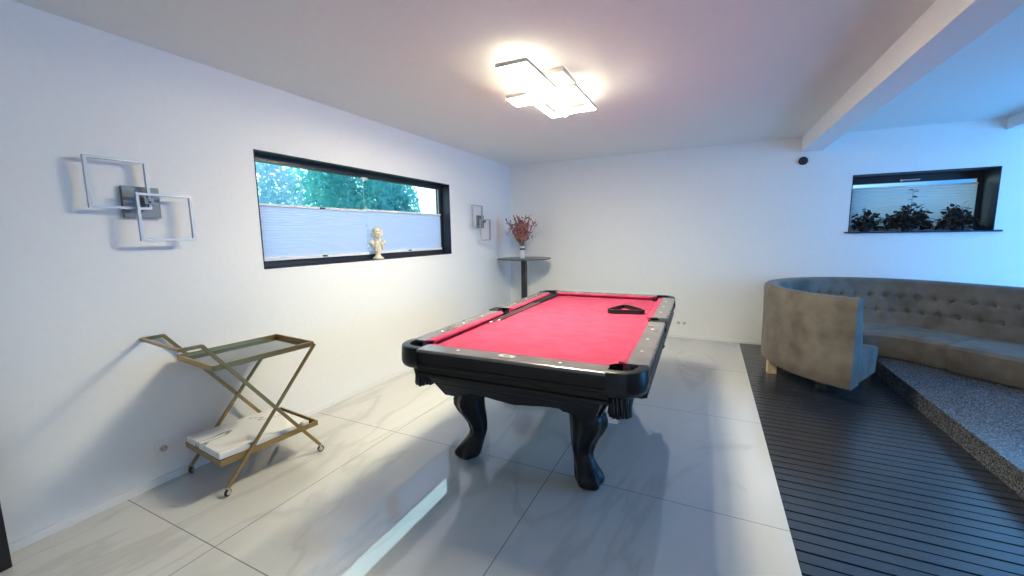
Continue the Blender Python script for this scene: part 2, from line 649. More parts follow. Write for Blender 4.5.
def pleated_blind(name, y0, y1, z0, z1, handles, label, ztop, cords):
    t = thing(name, label, 'blind', (XL - 0.102, (y0 + y1) / 2, z0))
    oy = (y0 + y1) / 2
    n = 20
    bm = bmesh.new()
    pts = []
    for i in range(2 * n + 1):
        z = 0.016 + (z1 - z0 - 0.032) * i / (2 * n)
        pts.append((0.0015 if i % 2 else -0.0015, z))
    for a, b in zip(pts, pts[1:]):
        bm.faces.new([bm.verts.new(p) for p in ((a[0], y0 - oy + 0.001, a[1]), (a[0], y1 - oy - 0.001, a[1]),
                                                (b[0], y1 - oy - 0.001, b[1]), (b[0], y0 - oy + 0.001, b[1]))])
    bmesh.ops.remove_doubles(bm, verts=bm.verts, dist=1e-5)
    obj('fabric', bm, M['blind'], t)
    bm = bmesh.new()
    boxx(bm, -0.012, 0.012, y0 - oy, y1 - oy, z1 - z0 - 0.018, z1 - z0, 0.003)
    tr = obj('top_rail', bm, M['rail_white'], t)
    bm = bmesh.new()
    boxx(bm, -0.012, 0.014, y0 - oy, y1 - oy, 0, 0.026, 0.003)
    br = obj('bottom_rail', bm, M['rail_white'], t)
    for hy, which in handles:
        bm = bmesh.new()
        zz = (z1 - z0) if which == 't' else 0.026
        boxx(bm, 0.010, 0.026, hy - oy - 0.022, hy - oy + 0.022, zz - 0.016, zz - 0.004, 0.003)
        h = obj('handle', bm, M['frame'], tr if which == 't' else br)
        h['label'] = 'small dark grip on the white blind rail'
    for cy in cords:
        bm = bmesh.new()
        tube(bm, [(0, cy - oy, z1 - z0 - 0.002), (0, cy - oy, ztop - z0)], 0.0016, 6)
        obj('cord', bm, M['cord'], t)
    return t


pleated_blind('pleated_blind', 1.852, 2.879, 1.236, 1.652, [(2.39, 't'), (2.38, 'b')],
              'wider lilac pleated blind on the left half of the long window', 1.945, [2.862])
pleated_blind('pleated_blind', 2.881, 4.050, 1.240, 1.660, [(3.46, 'b')],
              'lilac pleated blind on the right half of the long window, past the bust', 1.945, [4.02])
# clip holding the cords under the window head
bm = bmesh.new()
boxx(bm, XL - 0.114, XL - 0.088, 2.848, 2.908, 1.925, 1.948, 0.003)
o = obj('cord_clip', bm, M['rail_white'])
tag(o, 'tiny white cord clip under the head of the long window', 'clip')


# ------------------------------------------------------------------ window 2 (back wall)
w2 = bpy.data.objects.new('window_2', None)
C.objects.link(w2)
w2['kind'] = 'structure'


def ring_y(bm, y0, y1, x0, x1, z0, z1, w, wt=None):
    wt = wt if wt is not None else w
    boxx(bm, x0, x0 + w, y0, y1, z0, z1)
    boxx(bm, x1 - w, x1, y0, y1, z0, z1)
    boxx(bm, x0 + w, x1 - w, y0, y1, z1 - wt, z1)
    boxx(bm, x0 + w, x1 - w, y0, y1, z0, z0 + w)


bm = bmesh.new()
ring_y(bm, YB - 0.003, YB + 0.32, W2['x0'] - 0.001, W2['x1'] + 0.001, W2['z0'] - 0.001, W2['z1'] + 0.001, t)
obj('reveal', bm, M['reveal'], w2)
bm = bmesh.new()
ring_y(bm, YB + 0.27, YB + 0.33, W2['x0'] + t, W2['x1'] - t, W2['z0'] + t, W2['z1'] - t, 0.045, 0.075)
obj('window_frame', bm, M['frame'], w2)
bm = bmesh.new()
boxx(bm, W2['x0'] + 0.05, W2['x1'] - 0.05, YB + 0.298, YB + 0.304, W2['z0'] + 0.05, W2['z1'] - 0.08)
obj('glass', bm, M['glass'], w2)
bm = bmesh.new()
boxx(bm, 1.36, 2.597, YB - 0.035, YB + 0.25, 1.360, 1.376, 0.003)
obj('window_sill', bm, M['reveal'], w2)

t2 = thing('pleated_blind', 'grey blind behind the dark plants in the small back window', 'blind', (1.97, YB + 0.245, 1.385))
bm = bmesh.new()
pts = []
nn = 16
for i in range(2 * nn + 1):
    pts.append((0.002 if i % 2 else -0.002, 0.012 + 0.462 * i / (2 * nn)))
for a, b in zip(pts, pts[1:]):
    bm.faces.new([bm.verts.new(p) for p in ((-0.522, a[0], a[1]), (0.522, a[0], a[1]), (0.522, b[0], b[1]), (-0.522, b[0], b[1]))])
bmesh.ops.remove_doubles(bm, verts=bm.verts, dist=1e-5)
obj('fabric', bm, M['blind_grey'], t2)
bm = bmesh.new()
boxx(bm, -0.524, 0.524, -0.010, 0.010, 0.470, 0.484, 0.003)
obj('top_rail', bm, M['rail_white'], t2)
bm = bmesh.new()
boxx(bm, -0.524, 0.524, -0.010, 0.010, 0.0, 0.014, 0.003)
obj('bottom_rail', bm, M['rail_white'], t2)
bm = bmesh.new()
boxx(bm, 1.88, 2.04, YB + 0.245, YB + 0.268, 1.926, 1.940, 0.004)
ball(bm, (1.885, YB + 0.25, 1.932), 0.013, 10)
o = obj('window_handle', bm, M['alu'], w2)
o['label'] = 'small silver handle on the frame'

# ================================================================== OUTSIDE
bm = bmesh.new()
boxx(bm, -14, XL - 0.36, -2, 16, -0.3, -0.2)
struct('ground', bm, M['grass'])


def leaf_cloud(bm, c, rad, n, size, seed, squash=1.0):
    rg = random.Random(seed)
    for _ in range(n):
        while True:
            p = Vector((rg.uniform(-1, 1), rg.uniform(-1, 1), rg.uniform(-1, 1)))
            if 0.25 < p.length < 1:
                break
        p = Vector((p.x * rad[0], p.y * rad[1], p.z * rad[2])) + Vector(c)
        d = Vector((rg.gauss(0, 1), rg.gauss(0, 1), rg.gauss(0, 1))).normalized()
        e = d.cross(Vector((rg.gauss(0, 1), rg.gauss(0, 1), rg.gauss(0, 1)))).normalized()
        nrm = d.cross(e)
        s = size * rg.uniform(0.6, 1.3)
        a = bm.verts.new(p - d * s)
        b = bm.verts.new(p + e * s * 0.42 + nrm * s * 0.15)
        f = bm.verts.new(p + d * s)
        g = bm.verts.new(p - e * s * 0.42 + nrm * s * 0.15)
        bm.faces.new((a, b, f))
        bm.faces.new((a, f, g))


def tree(loc, blobs, trunk_h, m, label, seed, size=0.07):
    t = thing('tree', label, 'tree', loc, 0, 'trees outside the long window')
    bm = bmesh.new()
    tube(bm, [(0, 0, 0), (0.04, 0.03, trunk_h * 0.5), (0, 0, trunk_h)], [0.11, 0.08, 0.04], 10)
    for k, (c, r, n) in enumerate(blobs):
        tube(bm, [(0, 0, trunk_h * 0.5), (c[0] * 0.5, c[1] * 0.5, (trunk_h * 0.5 + c[2]) / 2), c], [0.05, 0.035, 0.012], 7)
    obj('trunk', bm, M['bark'], t)
    bm = bmesh.new()
    for k, (c, r, n) in enumerate(blobs):
        leaf_cloud(bm, c, r, n, size, seed + k)
    obj('foliage', bm, m, t)
    return t


tree((-6.6, 6.25, -0.2), [((0, 0, 2.6), (0.7, 0.9, 1.2), 4200), ((0.1, 0.75, 2.2), (0.5, 0.6, 0.8), 2000), ((0, -0.75, 2.4), (0.5, 0.7, 1.0), 2400), ((0.1, 1.2, 2.1), (0.45, 0.6, 1.0), 2400),
                          ((0, 0.2, 1.3), (0.8, 1.1, 0.8), 2000)], 2.6, M['hedge'], 'dense teal green tree filling the right of the view outside', 11, 0.065)
tree((-6.4, 3.85, -0.2), [((0, 0, 2.4), (0.6, 0.7, 1.0), 1900), ((0, -0.6, 2.4), (0.5, 0.6, 0.8), 900), ((0.1, 0.5, 2.2), (0.4, 0.45, 0.7), 700),
                           ((0, 0, 1.4), (0.6, 0.9, 0.7), 900)], 2.4, M['hedge_pale'], 'pale feathery tree at the left of the view outside', 31, 0.06)

# ================================================================== POOL TABLE
PT = thing('pool_table', 'black pool table with red cloth and carved lion paw legs', 'pool table', (-0.905, 2.897, 0), radians(1.1))
HW, HL, ZT = 0.668, 1.215, 0.80     # half width, half length, rail top
RI = 0.102                           # rail outer edge to cushion back
CUSH = 0.040
CR = 0.125                           # rounded corner
PK = 0.150                           # corner pocket centre from the outer edges


def arc(cx, cy, r, a0, a1, n):
    return [(cx + r * cos(radians(a0 + (a1 - a0) * i / n)), cy + r * sin(radians(a0 + (a1 - a0) * i / n))) for i in range(n + 1)]


# bed cloth with pocket notches
bx, by = HW - RI - 0.01, HL - RI - 0.01
poly = []
pc = (HW - PK, HL - PK)
pr = 0.068
for sx, sy, rot in ((1, 1, 0), (-1, 1, 90), (-1, -1, 180), (1, -1, 270)):
    cx, cy = sx * pc[0], sy * pc[1]
    a = arc(cx + sx * 0.02, cy + sy * 0.02, pr, rot - 45 - 0, rot - 45 - 270, 12)
    # notch seen from inside: from one edge round to the other
    if (sx, sy) == (1, 1):
        poly += [(bx, cy - 0.055), (cx - 0.035, cy - 0.035), (cx - 0.055, by)]
    elif (sx, sy) == (-1, 1):
        poly += [(cx + 0.055, by), (cx + 0.035, cy - 0.035), (-bx, cy - 0.055)]
        poly += [(-bx, 0.06), (-bx + 0.035, 0.045), (-bx + 0.05, 0), (-bx + 0.035, -0.045), (-bx, -0.06)]
    elif (sx, sy) == (-1, -1):
        poly += [(-bx, cy + 0.055), (cx + 0.035, cy + 0.035), (cx + 0.055, -by)]
    else:
        poly += [(cx - 0.055, -by), (cx - 0.035, cy + 0.035), (bx, cy + 0.055)]
        poly += [(bx, -0.06), (bx - 0.035, -0.045), (bx - 0.05, 0), (bx - 0.035, 0.045), (bx, 0.06)]
bm = bmesh.new()
prism(bm, poly, 0.735, 0.764)
o = obj('bed', bm, M['red'], PT)
o['label'] = 'red baize playing surface'


def rail_section(axis, sgn, a0, a1, sights):
    """one wooden rail section with its red cushion. axis 'x': runs along y at x = sgn*HW"""
    def P(t, s, z):     # t: inset from outer edge, s along
        return (sgn * (HW - t), s, z) if axis == 'x' else (s, sgn * (HL - t), z)
    bm = bmesh.new()
    pf = [(0.0, ZT - 0.016), (0.0, ZT - 0.008), (0.004, ZT - 0.002), (0.010, ZT), (RI, ZT + 0.001), (RI, ZT - 0.042), (RI - 0.03, ZT - 0.042), (RI - 0.03, ZT - 0.016)]
    loft(bm, [[P(tt, s, z) for tt, z in pf] for s in (a0, a1)])
    r = obj('rail', bm, M['railwood'], PT)
    bm = bmesh.new()
    pf = [(RI, ZT), (RI + 0.012, ZT + 0.002), (RI + CUSH, ZT - 0.004), (RI + CUSH + 0.002, ZT - 0.012), (RI + 0.014, 0.762), (RI, 0.762)]
    rings = []
    for s, d in ((a0, 1), (a1, -1)):
        rings.append([P(tt, s + d * (tt - RI) * 0.9, z) for tt, z in pf])
    loft(bm, rings)
    o = obj('cushion', bm, M['red'], PT)
    for s in sights:
        bm = bmesh.new()
        c = P(0.062, s, ZT + 0.0012)
        ball(bm, c, 0.0085, 10, (1, 1, 0.18))
        obj('sight', bm, M['sight'], r)


ce = 0.165
for sg in (-1, 1):
    rail_section('y', sg, -(HW - ce), HW - ce, (-0.28, 0.28) if sg < 0 else (-0.28, 0, 0.28))
    rail_section('x', sg, -(HL - ce), -0.065, (-0.82, -0.56, -0.30))
    rail_section('x', sg, 0.065, HL - ce, (0.30, 0.56, 0.82))

# name plate on the front rail
bm = bmesh.new()
prism(bm, [(-0.04, -0.019), (0.04, -0.019), (0.046, 0), (0.04, 0.019), (-0.04, 0.019), (-0.046, 0)], 0, 0.003)
npl = obj('name_plate', bm, M['silver'], PT)
npl.location = (0.005, -(HL - 0.058), ZT + 0.0005)
bm = bmesh.new()
prism(bm, [(0.020 * cos(a * pi / 8), 0.008 * sin(a * pi / 8)) for a in range(16)], 0.003, 0.0036)
o = obj('emblem', bm, M['blackwood'], npl)

# corner castings: wall round the corner, rim, leather pouch and fringe
for sx in (-1, 1):
    for sy in (-1, 1):
        def outl(off, r):
            """outline following the rounded table corner, off inwards"""
            pts = [(HW - ce, HL - off)]
            pts += [(HW - CR + (r) * cos(radians(a)), HL - CR + (r) * sin(radians(a))) for a in range(90, -1, -9)]
            pts += [(HW - off, HL - ce)]
            return [(sx * x, sy * y) for x, y in pts]
        bm = bmesh.new()
        lev = [(0.684, 0.032), (0.687, 0.014), (0.696, 0.003), (0.715, -0.004), (0.75, -0.003), (0.785, 0.0), (0.800, 0.003), (0.8035, 0.009)]
        outer = [[(x, y, z) for x, y in outl(d, CR - d)] for z, d in lev]
        inner = [[(x, y, z) for x, y in outl(0.045, CR - 0.045)] for z in (0.803, 0.79, 0.684)]
        rings = outer + inner
        vr = [[bm.verts.new(p) for p in r] for r in rings]
        n = len(vr[0])
        m_ = len(vr)
        for i in range(m_):
            a, b = vr[i], vr[(i + 1) % m_]
            for k in range(n - 1):
                bm.faces.new((a[k], a[k + 1], b[k + 1], b[k]))
        bm.faces.new([vr[i][0] for i in range(m_)])
        bm.faces.new([vr[i][n - 1] for i in range(m_)][::-1])
        cc = obj('corner_casting', bm, M['leather'], PT, True, auto=40)
        # dark pocket lining and pouch
        cx, cy = sx * (HW - PK + 0.030), sy * (HL - PK + 0.030)
        bm = bmesh.new()
        lathe(bm, [(0.060, 0.792), (0.062, 0.76), (0.058, 0.70), (0.052, 0.660), (0.044, 0.630), (0.036, 0.612), (0.0, 0.606)], 20, (cx, cy, 0))
        pk = obj('pocket', bm, M['leather'], PT, True)
        bm = bmesh.new()
        rg = random.Random(3 + sx + 2 * sy)
        for k in range(14):
            a = 2 * pi * k / 14
            p0 = Vector((cx + 0.054 * cos(a), cy + 0.054 * sin(a), 0.690))
            p1 = Vector((cx + 0.040 * cos(a + 0.2), cy + 0.040 * sin(a + 0.2), 0.615))
            p2 = Vector((cx + 0.046 * cos(a + 0.25), cy + 0.046 * sin(a + 0.25), 0.574 - rg.uniform(0, 0.014)))
            tube(bm, [p0, p1, p2], [0.0125, 0.0125, 0.010], 6)
        fr = obj('fringe', bm, M['leather'], pk, True)
for sx in (-1, 1):
    # side pockets
    bm = bmesh.new()
    pts = [(HW + 0.004, -0.064), (HW + 0.008, -0.03), (HW + 0.008, 0.03), (HW + 0.004, 0.064)]
    ins = [(HW - 0.115, 0.064), (HW - 0.105, 0.048), (HW - 0.06, 0.044), (HW - 0.045, 0), (HW - 0.06, -0.044), (HW - 0.105, -0.048), (HW - 0.115, -0.064)]
    prism(bm, [(sx * x, y) for x, y in (pts + ins)], 0.735, ZT + 0.004)
    o = obj('side_casting', bm, M['leather'], PT)
    bm = bmesh.new()
    lathe(bm, [(0.050, 0.79), (0.056, 0.74), (0.052, 0.69), (0.036, 0.655), (0, 0.645)], 18, (sx * (HW - 0.075), 0, 0))
    pk = obj('pocket', bm, M['leather'], PT, True)
    bm = bmesh.new()
    for k in range(9):
        a = 2 * pi * k / 9
        tube(bm, [(sx * (HW - 0.055) + 0.05 * cos(a), 0.05 * sin(a), 0.70), (sx * (HW - 0.055) + 0.03 * cos(a + .2), 0.03 * sin(a + .2), 0.655),
                  (sx * (HW - 0.055) + 0.045 * cos(a + .25), 0.045 * sin(a + .25), 0.610)], [0.010, 0.011, 0.006], 6)
    obj('fringe', bm, M['leather'], pk, True)

# apron bands between the castings (stepped mouldings)
pfA = [(0.005, 0.7835), (0.007, 0.726), (0.0, 0.721), (0.0, 0.707), (0.012, 0.700), (0.014, 0.673), (0.005, 0.668), (0.005, 0.652), (0.03, 0.645),
       (0.068, 0.645), (0.068, 0.7835)]
for sg in (-1, 1):
    bm = bmesh.new()
    loft(bm, [[(s, sg * (HL - tt), z) for tt, z in pfA] for s in (-(HW - ce + 0.01), HW - ce + 0.01)])
    obj('apron', bm, M['blackwood'], PT)
    bm = bmesh.new()
    loft(bm, [[(sg * (HW - tt), s, z) for tt, z in pfA] for s in (-(HL - ce + 0.01), HL - ce + 0.01)])
    obj('apron', bm, M['blackwood'], PT)

# tapered cabinet with scalloped lower edges
CT, CB = (0.482, 1.178), (0.425, 1.075)


def scallop(u, half):
    """lower edge height for u in [-1,1]"""
    a = abs(u)
    if a > 0.80:
        return 0.505
    if a > 0.62:
        k = (0.80 - a) / 0.18
        return 0.505 + 0.032 * sin(k * pi / 2)
    if a > 0.22:
        k = (a - 0.22) / 0.40
        return 0.533 + 0.018 * k + 0.006 * sin(k * pi)
    return 0.521 + 0.012 * (1 - cos(a / 0.22 * pi)) / 2


for axis in ('y', 'x'):
    for sg in (-1, 1):
        bm = bmesh.new()
        nU = 48
        rings = []
        for i in range(nU + 1):
            u = -1 + 2 * i / nU
            zl = scallop(u, 0) if axis == 'y' else (scallop(u, 0) if abs(u) > 0.62 else 0.535)

            def pt(z, inset):
                k = (0.66 - z) / (0.66 - 0.505)
                hw = CT[0] + (CB[0] - CT[0]) * k
                hl = CT[1] + (CB[1] - CT[1]) * k
                if axis == 'y':
                    return (u * hw, sg * (hl - inset), z)
                return (sg * (hw - inset), u * (hl - 0.001), z)
            rings.append([pt(0.66, 0), pt(0.60, 0), pt(0.595, 0.003), pt(0.590, 0), pt(zl, 0), pt(zl, 0.03), pt(0.66, 0.03)])
        loft(bm, rings)
        obj('cabinet_panel', bm, M['blackwood'], PT)
bm = bmesh.new()
boxx(bm, -0.52, 0.52, -1.08, 1.08, 0.655, 0.734)
boxx(bm, -0.40, 0.40, -1.02, 1.02, 0.560, 0.655)
obj('slate_support', bm, M['blackwood'], PT)


def leg(px, py, dx, dy):
    """carved cabriole leg; (dx, dy) is the outward diagonal"""
    d = Vector((dx, dy, 0)).normalized()
    s = Vector((-d.y, d.x, 0))
    # z, offset along d, half depth (along d), half width
    prof = [(0.475, 0.00, 0.085, 0.092), (0.455, 0.012, 0.096, 0.098), (0.42, 0.022, 0.102, 0.100), (0.38, 0.022, 0.100, 0.097), (0.33, 0.010, 0.090, 0.088),
            (0.28, -0.008, 0.076, 0.077), (0.23, -0.022, 0.064, 0.067), (0.18, -0.026, 0.057, 0.060), (0.145, -0.018, 0.058, 0.060),
            (0.11, 0.000, 0.068, 0.066), (0.08, 0.018, 0.080, 0.074), (0.05, 0.030, 0.086, 0.078), (0.025, 0.034, 0.082, 0.074), (0.008, 0.034, 0.070, 0.062),
            (0.0, 0.034, 0.058, 0.050)]
    # resample smoothly
    rings = []
    nA = 40
    zs = []
    for a, b in zip(prof, prof[1:]):
        for k in range(3):
            f = k / 3
            zs.append(tuple(a[j] + (b[j] - a[j]) * f for j in range(4)))
    zs.append(prof[-1])
    for z, off, hd, hw in zs:
        zz = z * 0.945
        ring = []
        toe = max(0.0, 1 - abs(z - 0.05) / 0.09)     # claw lobes on the foot
        flute = max(0.0, min(1, (z - 0.14) / 0.05))
        for k in range(nA):
            a = 2 * pi * k / nA
            ca, sa = cos(a), sin(a)
            e = 2.6
            rr = (abs(ca) ** e + abs(sa) ** e) ** (-1 / e)
            g = 1 + 0.09 * flute * cos(8 * a) + 0.22 * toe * (cos(5 * a) if ca > -0.3 else 0.0)
            p = Vector((px, py, zz)) + d * (off * 1.15 + 0.92 * hd * ca * rr * g) + s * (0.92 * hw * sa * rr * g)
            ring.append(p)
        rings.append(ring)
    bm = bmesh.new()
    loft(bm, rings)
    lg = obj('leg', bm, M['blackwood'], PT, True, auto=50)
    bm = bmesh.new()
    for (z0, z1, h) in ((0.449, 0.462, 0.112), (0.437, 0.449, 0.104), (0.462, 0.60, 0.085)):
        boxx(bm, px - h, px + h, py - h, py + h, z0, z1, 0.003)
    obj('leg_cap', bm, M['blackwood'], lg)


for sx in (-1, 1):
    for sy in (-1, 1):
        leg(sx * 0.362 - 0.050, sy * 0.790, sx, sy)


# triangle rack on the cloth
def pool_local(x, y):
    return x, y


rk = thing('triangle_rack', 'black triangle ball rack lying at the far end of the red cloth', 'ball rack', (-0.585, 3.32, 0.7645), radians(12))
bm = bmesh.new()
R0, R1 = 0.175, 0.148
tri = []
for R in (R0, R1):
    pts = []
    for k in range(3):
        a = 90 + 120 * k
        cx, cy = (R - 0.03) * cos(radians(a)), (R - 0.03) * sin(radians(a))
        rr = 0.030 if R == R0 else 0.012
        cx, cy = (R0 - 0.06) * cos(radians(a)), (R0 - 0.06) * sin(radians(a))
        pts += arc(cx, cy, 0.045 if R == R0 else 0.030, a - 60, a + 60, 8)
    tri.append(pts)
out, inn = tri
n = len(out)
v = {}
for nm, pts in (('o', out), ('i', inn)):
    for z in (0, 0.034):
        v[nm, z] = [bm.verts.new((x, y, z)) for x, y in pts]
for k in range(n):
    k2 = (k + 1) % n
    bm.faces.new((v['o', 0][k], v['o', 0][k2], v['o', .034][k2], v['o', .034][k]))
    bm.faces.new((v['i', 0][k2], v['i', 0][k], v['i', .034][k], v['i', .034][k2]))
    bm.faces.new((v['o', .034][k], v['o', .034][k2], v['i', .034][k2], v['i', .034][k]))
    bm.faces.new((v['o', 0][k2], v['o', 0][k], v['i', 0][k], v['i', 0][k2]))
obj('frame', bm, M['black'], rk)


def cue(tip, butt, label):
    a, b = Vector(tip), Vector(butt)
    t = thing('pool_cue', label, 'cue', tip, 0, 'cues on the pool table')
    d = b - a
    Lh = d.length

    def P(k):
        return d * k
    bm = bmesh.new()
    tube(bm, [P(0.022), P(0.5), P(0.62)], [0.0065, 0.009, 0.0105], 12)
    obj('shaft', bm, M['cue_wood'], t, True, auto=50)
    bm = bmesh.new()
    tube(bm, [P(0.62), P(0.64), P(0.985), P(1.0)], [0.0105, 0.0112, 0.0148, 0.012], 12)
    o = obj('butt', bm, M['blackwood'], t, True, auto=50)
    bm = bmesh.new()
    tube(bm, [P(0.003), P(0.022)], [0.0063, 0.0065], 12)
    obj('ferrule', bm, M['sight'], t, True, auto=50)
    bm = bmesh.new()
    tube(bm, [P(0.0), P(0.003)], [0.0055, 0.0062], 12)
    obj('tip', bm, M['vase'], t, True, auto=50)


cue((-1.408, 2.53, 0.7715), (-1.424, 3.900, 0.7800), 'pool cue lying on the red cloth, the one nearer the left cushion')
cue((-1.378, 2.60, 0.7715), (-1.390, 3.935, 0.7800), 'pool cue lying on the red cloth, the one farther from the left cushion')

# ================================================================== BAR CART
CT_ANG = radians(-5.4)
cart = thing('bar_cart', 'gold folding bar cart with crossed legs and two trays by the left wall', 'bar cart', (-2.325, 1.172, 0), CT_ANG)
# local axes: x = -toward wall (wall side at x = -0.43), y along the cart
WV = -0.43


def cart_tray(name, y0, y1, z, hgt, base_mat):
    bm = bmesh.new()
    x0, x1 = WV, 0.0
    w = 0.010
    boxx(bm, x0, x0 + w, y0, y1, z, z + hgt, 0.001)
    boxx(bm, x1 - w, x1, y0, y1, z, z + hgt, 0.001)
    boxx(bm, x0 + w, x1 - w, y0, y0 + w, z, z + hgt, 0.001)
    boxx(bm, x0 + w, x1 - w, y1 - w, y1, z, z + hgt, 0.001)
    o = obj(name, bm, M['gold'], cart)
    bm = bmesh.new()
    boxx(bm, x0 + w, x1 - w, y0 + w, y1 - w, z + 0.003, z + 0.009)
    b = obj('tray_base', bm, base_mat, o)
    return o


cart_tray('top_tray', -0.005, 0.570, 0.706, 0.032, M['mirror']).__setitem__('label', 'gold tray with a smoked mirror base')
cart_tray('lower_tray', -0.015, 0.555, 0.175, 0.032, M['black_glass']).__setitem__('label', 'gold tray with a dark base')
for xx in (WV - 0.0075, 0.0075):
    bm = bmesh.new()
    bar(bm, (xx, 0.0, 0.045), (xx, 0.570, 0.722), 0.013, 0.019)
    obj('cross_leg', bm, M['gold'], cart)
    bm = bmesh.new()
    x2 = xx + (0.014 if xx > -0.1 else -0.014)
    bar(bm, (x2, 0.545, 0.045), (x2, -0.048, 0.862), 0.013, 0.019)
    obj('cross_leg', bm, M['gold'], cart)
bm = bmesh.new()
for xx in (WV - 0.0215, 0.0215):
    bar(bm, (xx, -0.044, 0.860), (xx, -0.142, 0.860), 0.013, 0.018)
bar(bm, (WV - 0.028, -0.142, 0.860), (0.028, -0.142, 0.860), 0.018, 0.016)
obj('handle', bm, M['gold'], cart)
for xx, yy, sw in ((0.0075, 0.0, 0.4), (0.0215, 0.545, -0.3), (WV - 0.0075, 0.0, 0.8), (WV - 0.0215, 0.545, 0.2)):
    bm = bmesh.new()
    q = bmesh.ops.create_cone(bm, cap_ends=True, segments=20, radius1=0.021, radius2=0.021, depth=0.014)
    bmesh.ops.bevel(bm, geom=[e for e in bm.edges], offset=0.003, segments=1, affect='EDGES')
    bmesh.ops.rotate(bm, verts=bm.verts, cent=(0, 0, 0), matrix=Matrix.Rotation(radians(90), 3, 'Y'))
    wh = obj('wheel', bm, M['wheel'], cart)
    wh.location = (xx, yy, 0.021)
    wh.rotation_euler = (0, 0, sw)
    bm = bmesh.new()
    for s in (-1, 1):
        q = bmesh.ops.create_cone(bm, cap_ends=True, segments=16, radius1=0.014, radius2=0.012, depth=0.003)
        for v_ in q['verts']:
            v_.co = Vector((v_.co.z + s * 0.009, v_.co.x, v_.co.y))
        boxx(bm, s * 0.0085, s * 0.011, -0.006, 0.006, -0.002, 0.028)
    boxx(bm, -0.011, 0.011, -0.008, 0.008, 0.024, 0.030)
    obj('fork', bm, M['chrome'], wh)

# white veined board lying tilted in the lower tray
bm = bmesh.new()
box(bm, (0, 0, 0.019), (0.40, 0.515, 0.038), 0.003)
bd = obj('board', bm, M['board'])
tag(bd, 'thick white board with grey veins lying tilted in the lower tray of the gold cart', 'board')
bd.location = (-2.516, 1.436, 0.1965)
bd.rotation_euler = (radians(-2.6), 0, CT_ANG)

# ================================================================== WALL LAMPS
def wall_lamp(y, z, s, label, fr, pl):
    t = thing('wall_lamp', label, 'wall lamp', (XL, y, z), 0, 'wall lamps on the left wall')
    bm = bmesh.new()
    box(bm, (0.012, 0, 0), (0.024, pl[0], pl[1]), 0.002)
    bp = obj('back_plate', bm, M['sconce_plate'], t)
    bw = 0.0125 * s
    for (y0, y1, z0, z1, dep) in fr:
        bm = bmesh.new()
        x0, x1 = dep, dep + 0.018
        ring_x(bm, x0, x1, y0, y1, z0, z1, bw)
        f = obj('lamp_frame', bm, M['sconce'], t)
    bm = bmesh.new()
    tube(bm, [(0.02, 0.01, 0.0), (fr[1][4] + 0.01, 0.01, 0.0)], 0.007, 8)
    boxx(bm, fr[0][4], fr[1][4] + 0.01, -0.012, 0.030, -0.012, 0.018)
    obj('bracket', bm, M['sconce_plate'], t)
    return t


wall_lamp(1.148, 1.603, 1.0, 'wall lamp of two grey square frames over the gold cart',
          [(-0.226, 0.025, -0.040, 0.214, 0.045), (-0.050, 0.206, -0.208, 0.046, 0.072)], (0.162, 0.165))
wall_lamp(4.80, 1.583, 1.0, 'wall lamp of two grey square frames between long window and corner',
          [(-0.265, -0.008, -0.070, 0.210, 0.045), (-0.125, 0.150, -0.250, 0.030, 0.072)], (0.165, 0.165))

# ================================================================== CEILING LAMP
cl = thing('ceiling_lamp', 'ceiling lamp of overlapping glowing rectangular frames above the pool table', 'ceiling lamp', (-1.0, 2.72, H))
bm = bmesh.new()
box(bm, (0.045, 0.02, -0.016), (0.165, 0.29, 0.032), 0.003)
obj('ceiling_plate', bm, M['alu'], cl)
FR = [(-1.165, -0.965, 2.225, 2.735, 2.362), (-1.040, -0.822, 2.690, 3.225, 2.345),
      (-1.335, -1.020, 2.705, 2.885, 2.350), (-1.188, -1.048, 2.720, 3.235, 2.335)]
for (x0, x1, y0, y1, z) in FR:
    x0, x1, y0, y1, z = x0 + 1.0, x1 + 1.0, y0 - 2.72, y1 - 2.72, z - H
    hh = 0.026

    def ringz(bm, a, b, c, d, w, z0, z1):
        boxx(bm, a, a + w, c, d, z0, z1)
        boxx(bm, b - w, b, c, d, z0, z1)
        boxx(bm, a + w, b - w, c, c + w, z0, z1)
        boxx(bm, a + w, b - w, d - w, d, z0, z1)
    bm = bmesh.new()
    ringz(bm, x0, x1, y0, y1, 0.006, z + 0.0, z + hh)
    f = obj('lamp_frame', bm, M['alu'], cl)
    bm = bmesh.new()
    ringz(bm, x0 + 0.0065, x1 - 0.0065, y0 + 0.0065, y1 - 0.0065, 0.030, z + 0.008, z + hh - 0.002)
    bmesh.ops.recalc_face_normals(bm, faces=bm.faces)
    for fc in bm.faces:
        fc.material_index = 1
    n_up = len(bm.faces)
    # diffuser lens with sides sloping in towards its lower face
    for (a, b, c, d, ax) in ((x0 + 0.001, x0 + 0.039, y0, y1, 'x'), (x1 - 0.039, x1 - 0.001, y0, y1, 'x'),
                             (x0 + 0.039, x1 - 0.039, y0 + 0.001, y0 + 0.039, 'y'), (x0 + 0.039, x1 - 0.039, y1 - 0.039, y1 - 0.001, 'y')):
        for v in boxx(bm, a, b, c, d, z - 0.0070, z - 0.0005):
            if v.co.z < z - 0.004:
                if ax == 'x':
                    v.co.x += 0.016 if v.co.x < (a + b) / 2 else -0.016
                else:
                    v.co.y += 0.016 if v.co.y < (c + d) / 2 else -0.016
    for fc in list(bm.faces)[n_up:]:
        fc.material_index = 0
    o = obj('light_strip', bm, [M['led'], M['led_side']], f)
    o['label'] = 'glowing warm white strip'
for (px, py) in ((-1.03, 2.715), (-0.955, 2.70), (-1.06, 2.80), (-0.93, 2.85)):
    bm = bmesh.new()
    tube(bm, [(px + 1.0, py - 2.72, -0.085), (px + 1.0, py - 2.72, -0.03)], 0.005, 8)
    obj('hanger', bm, M['alu'], cl)

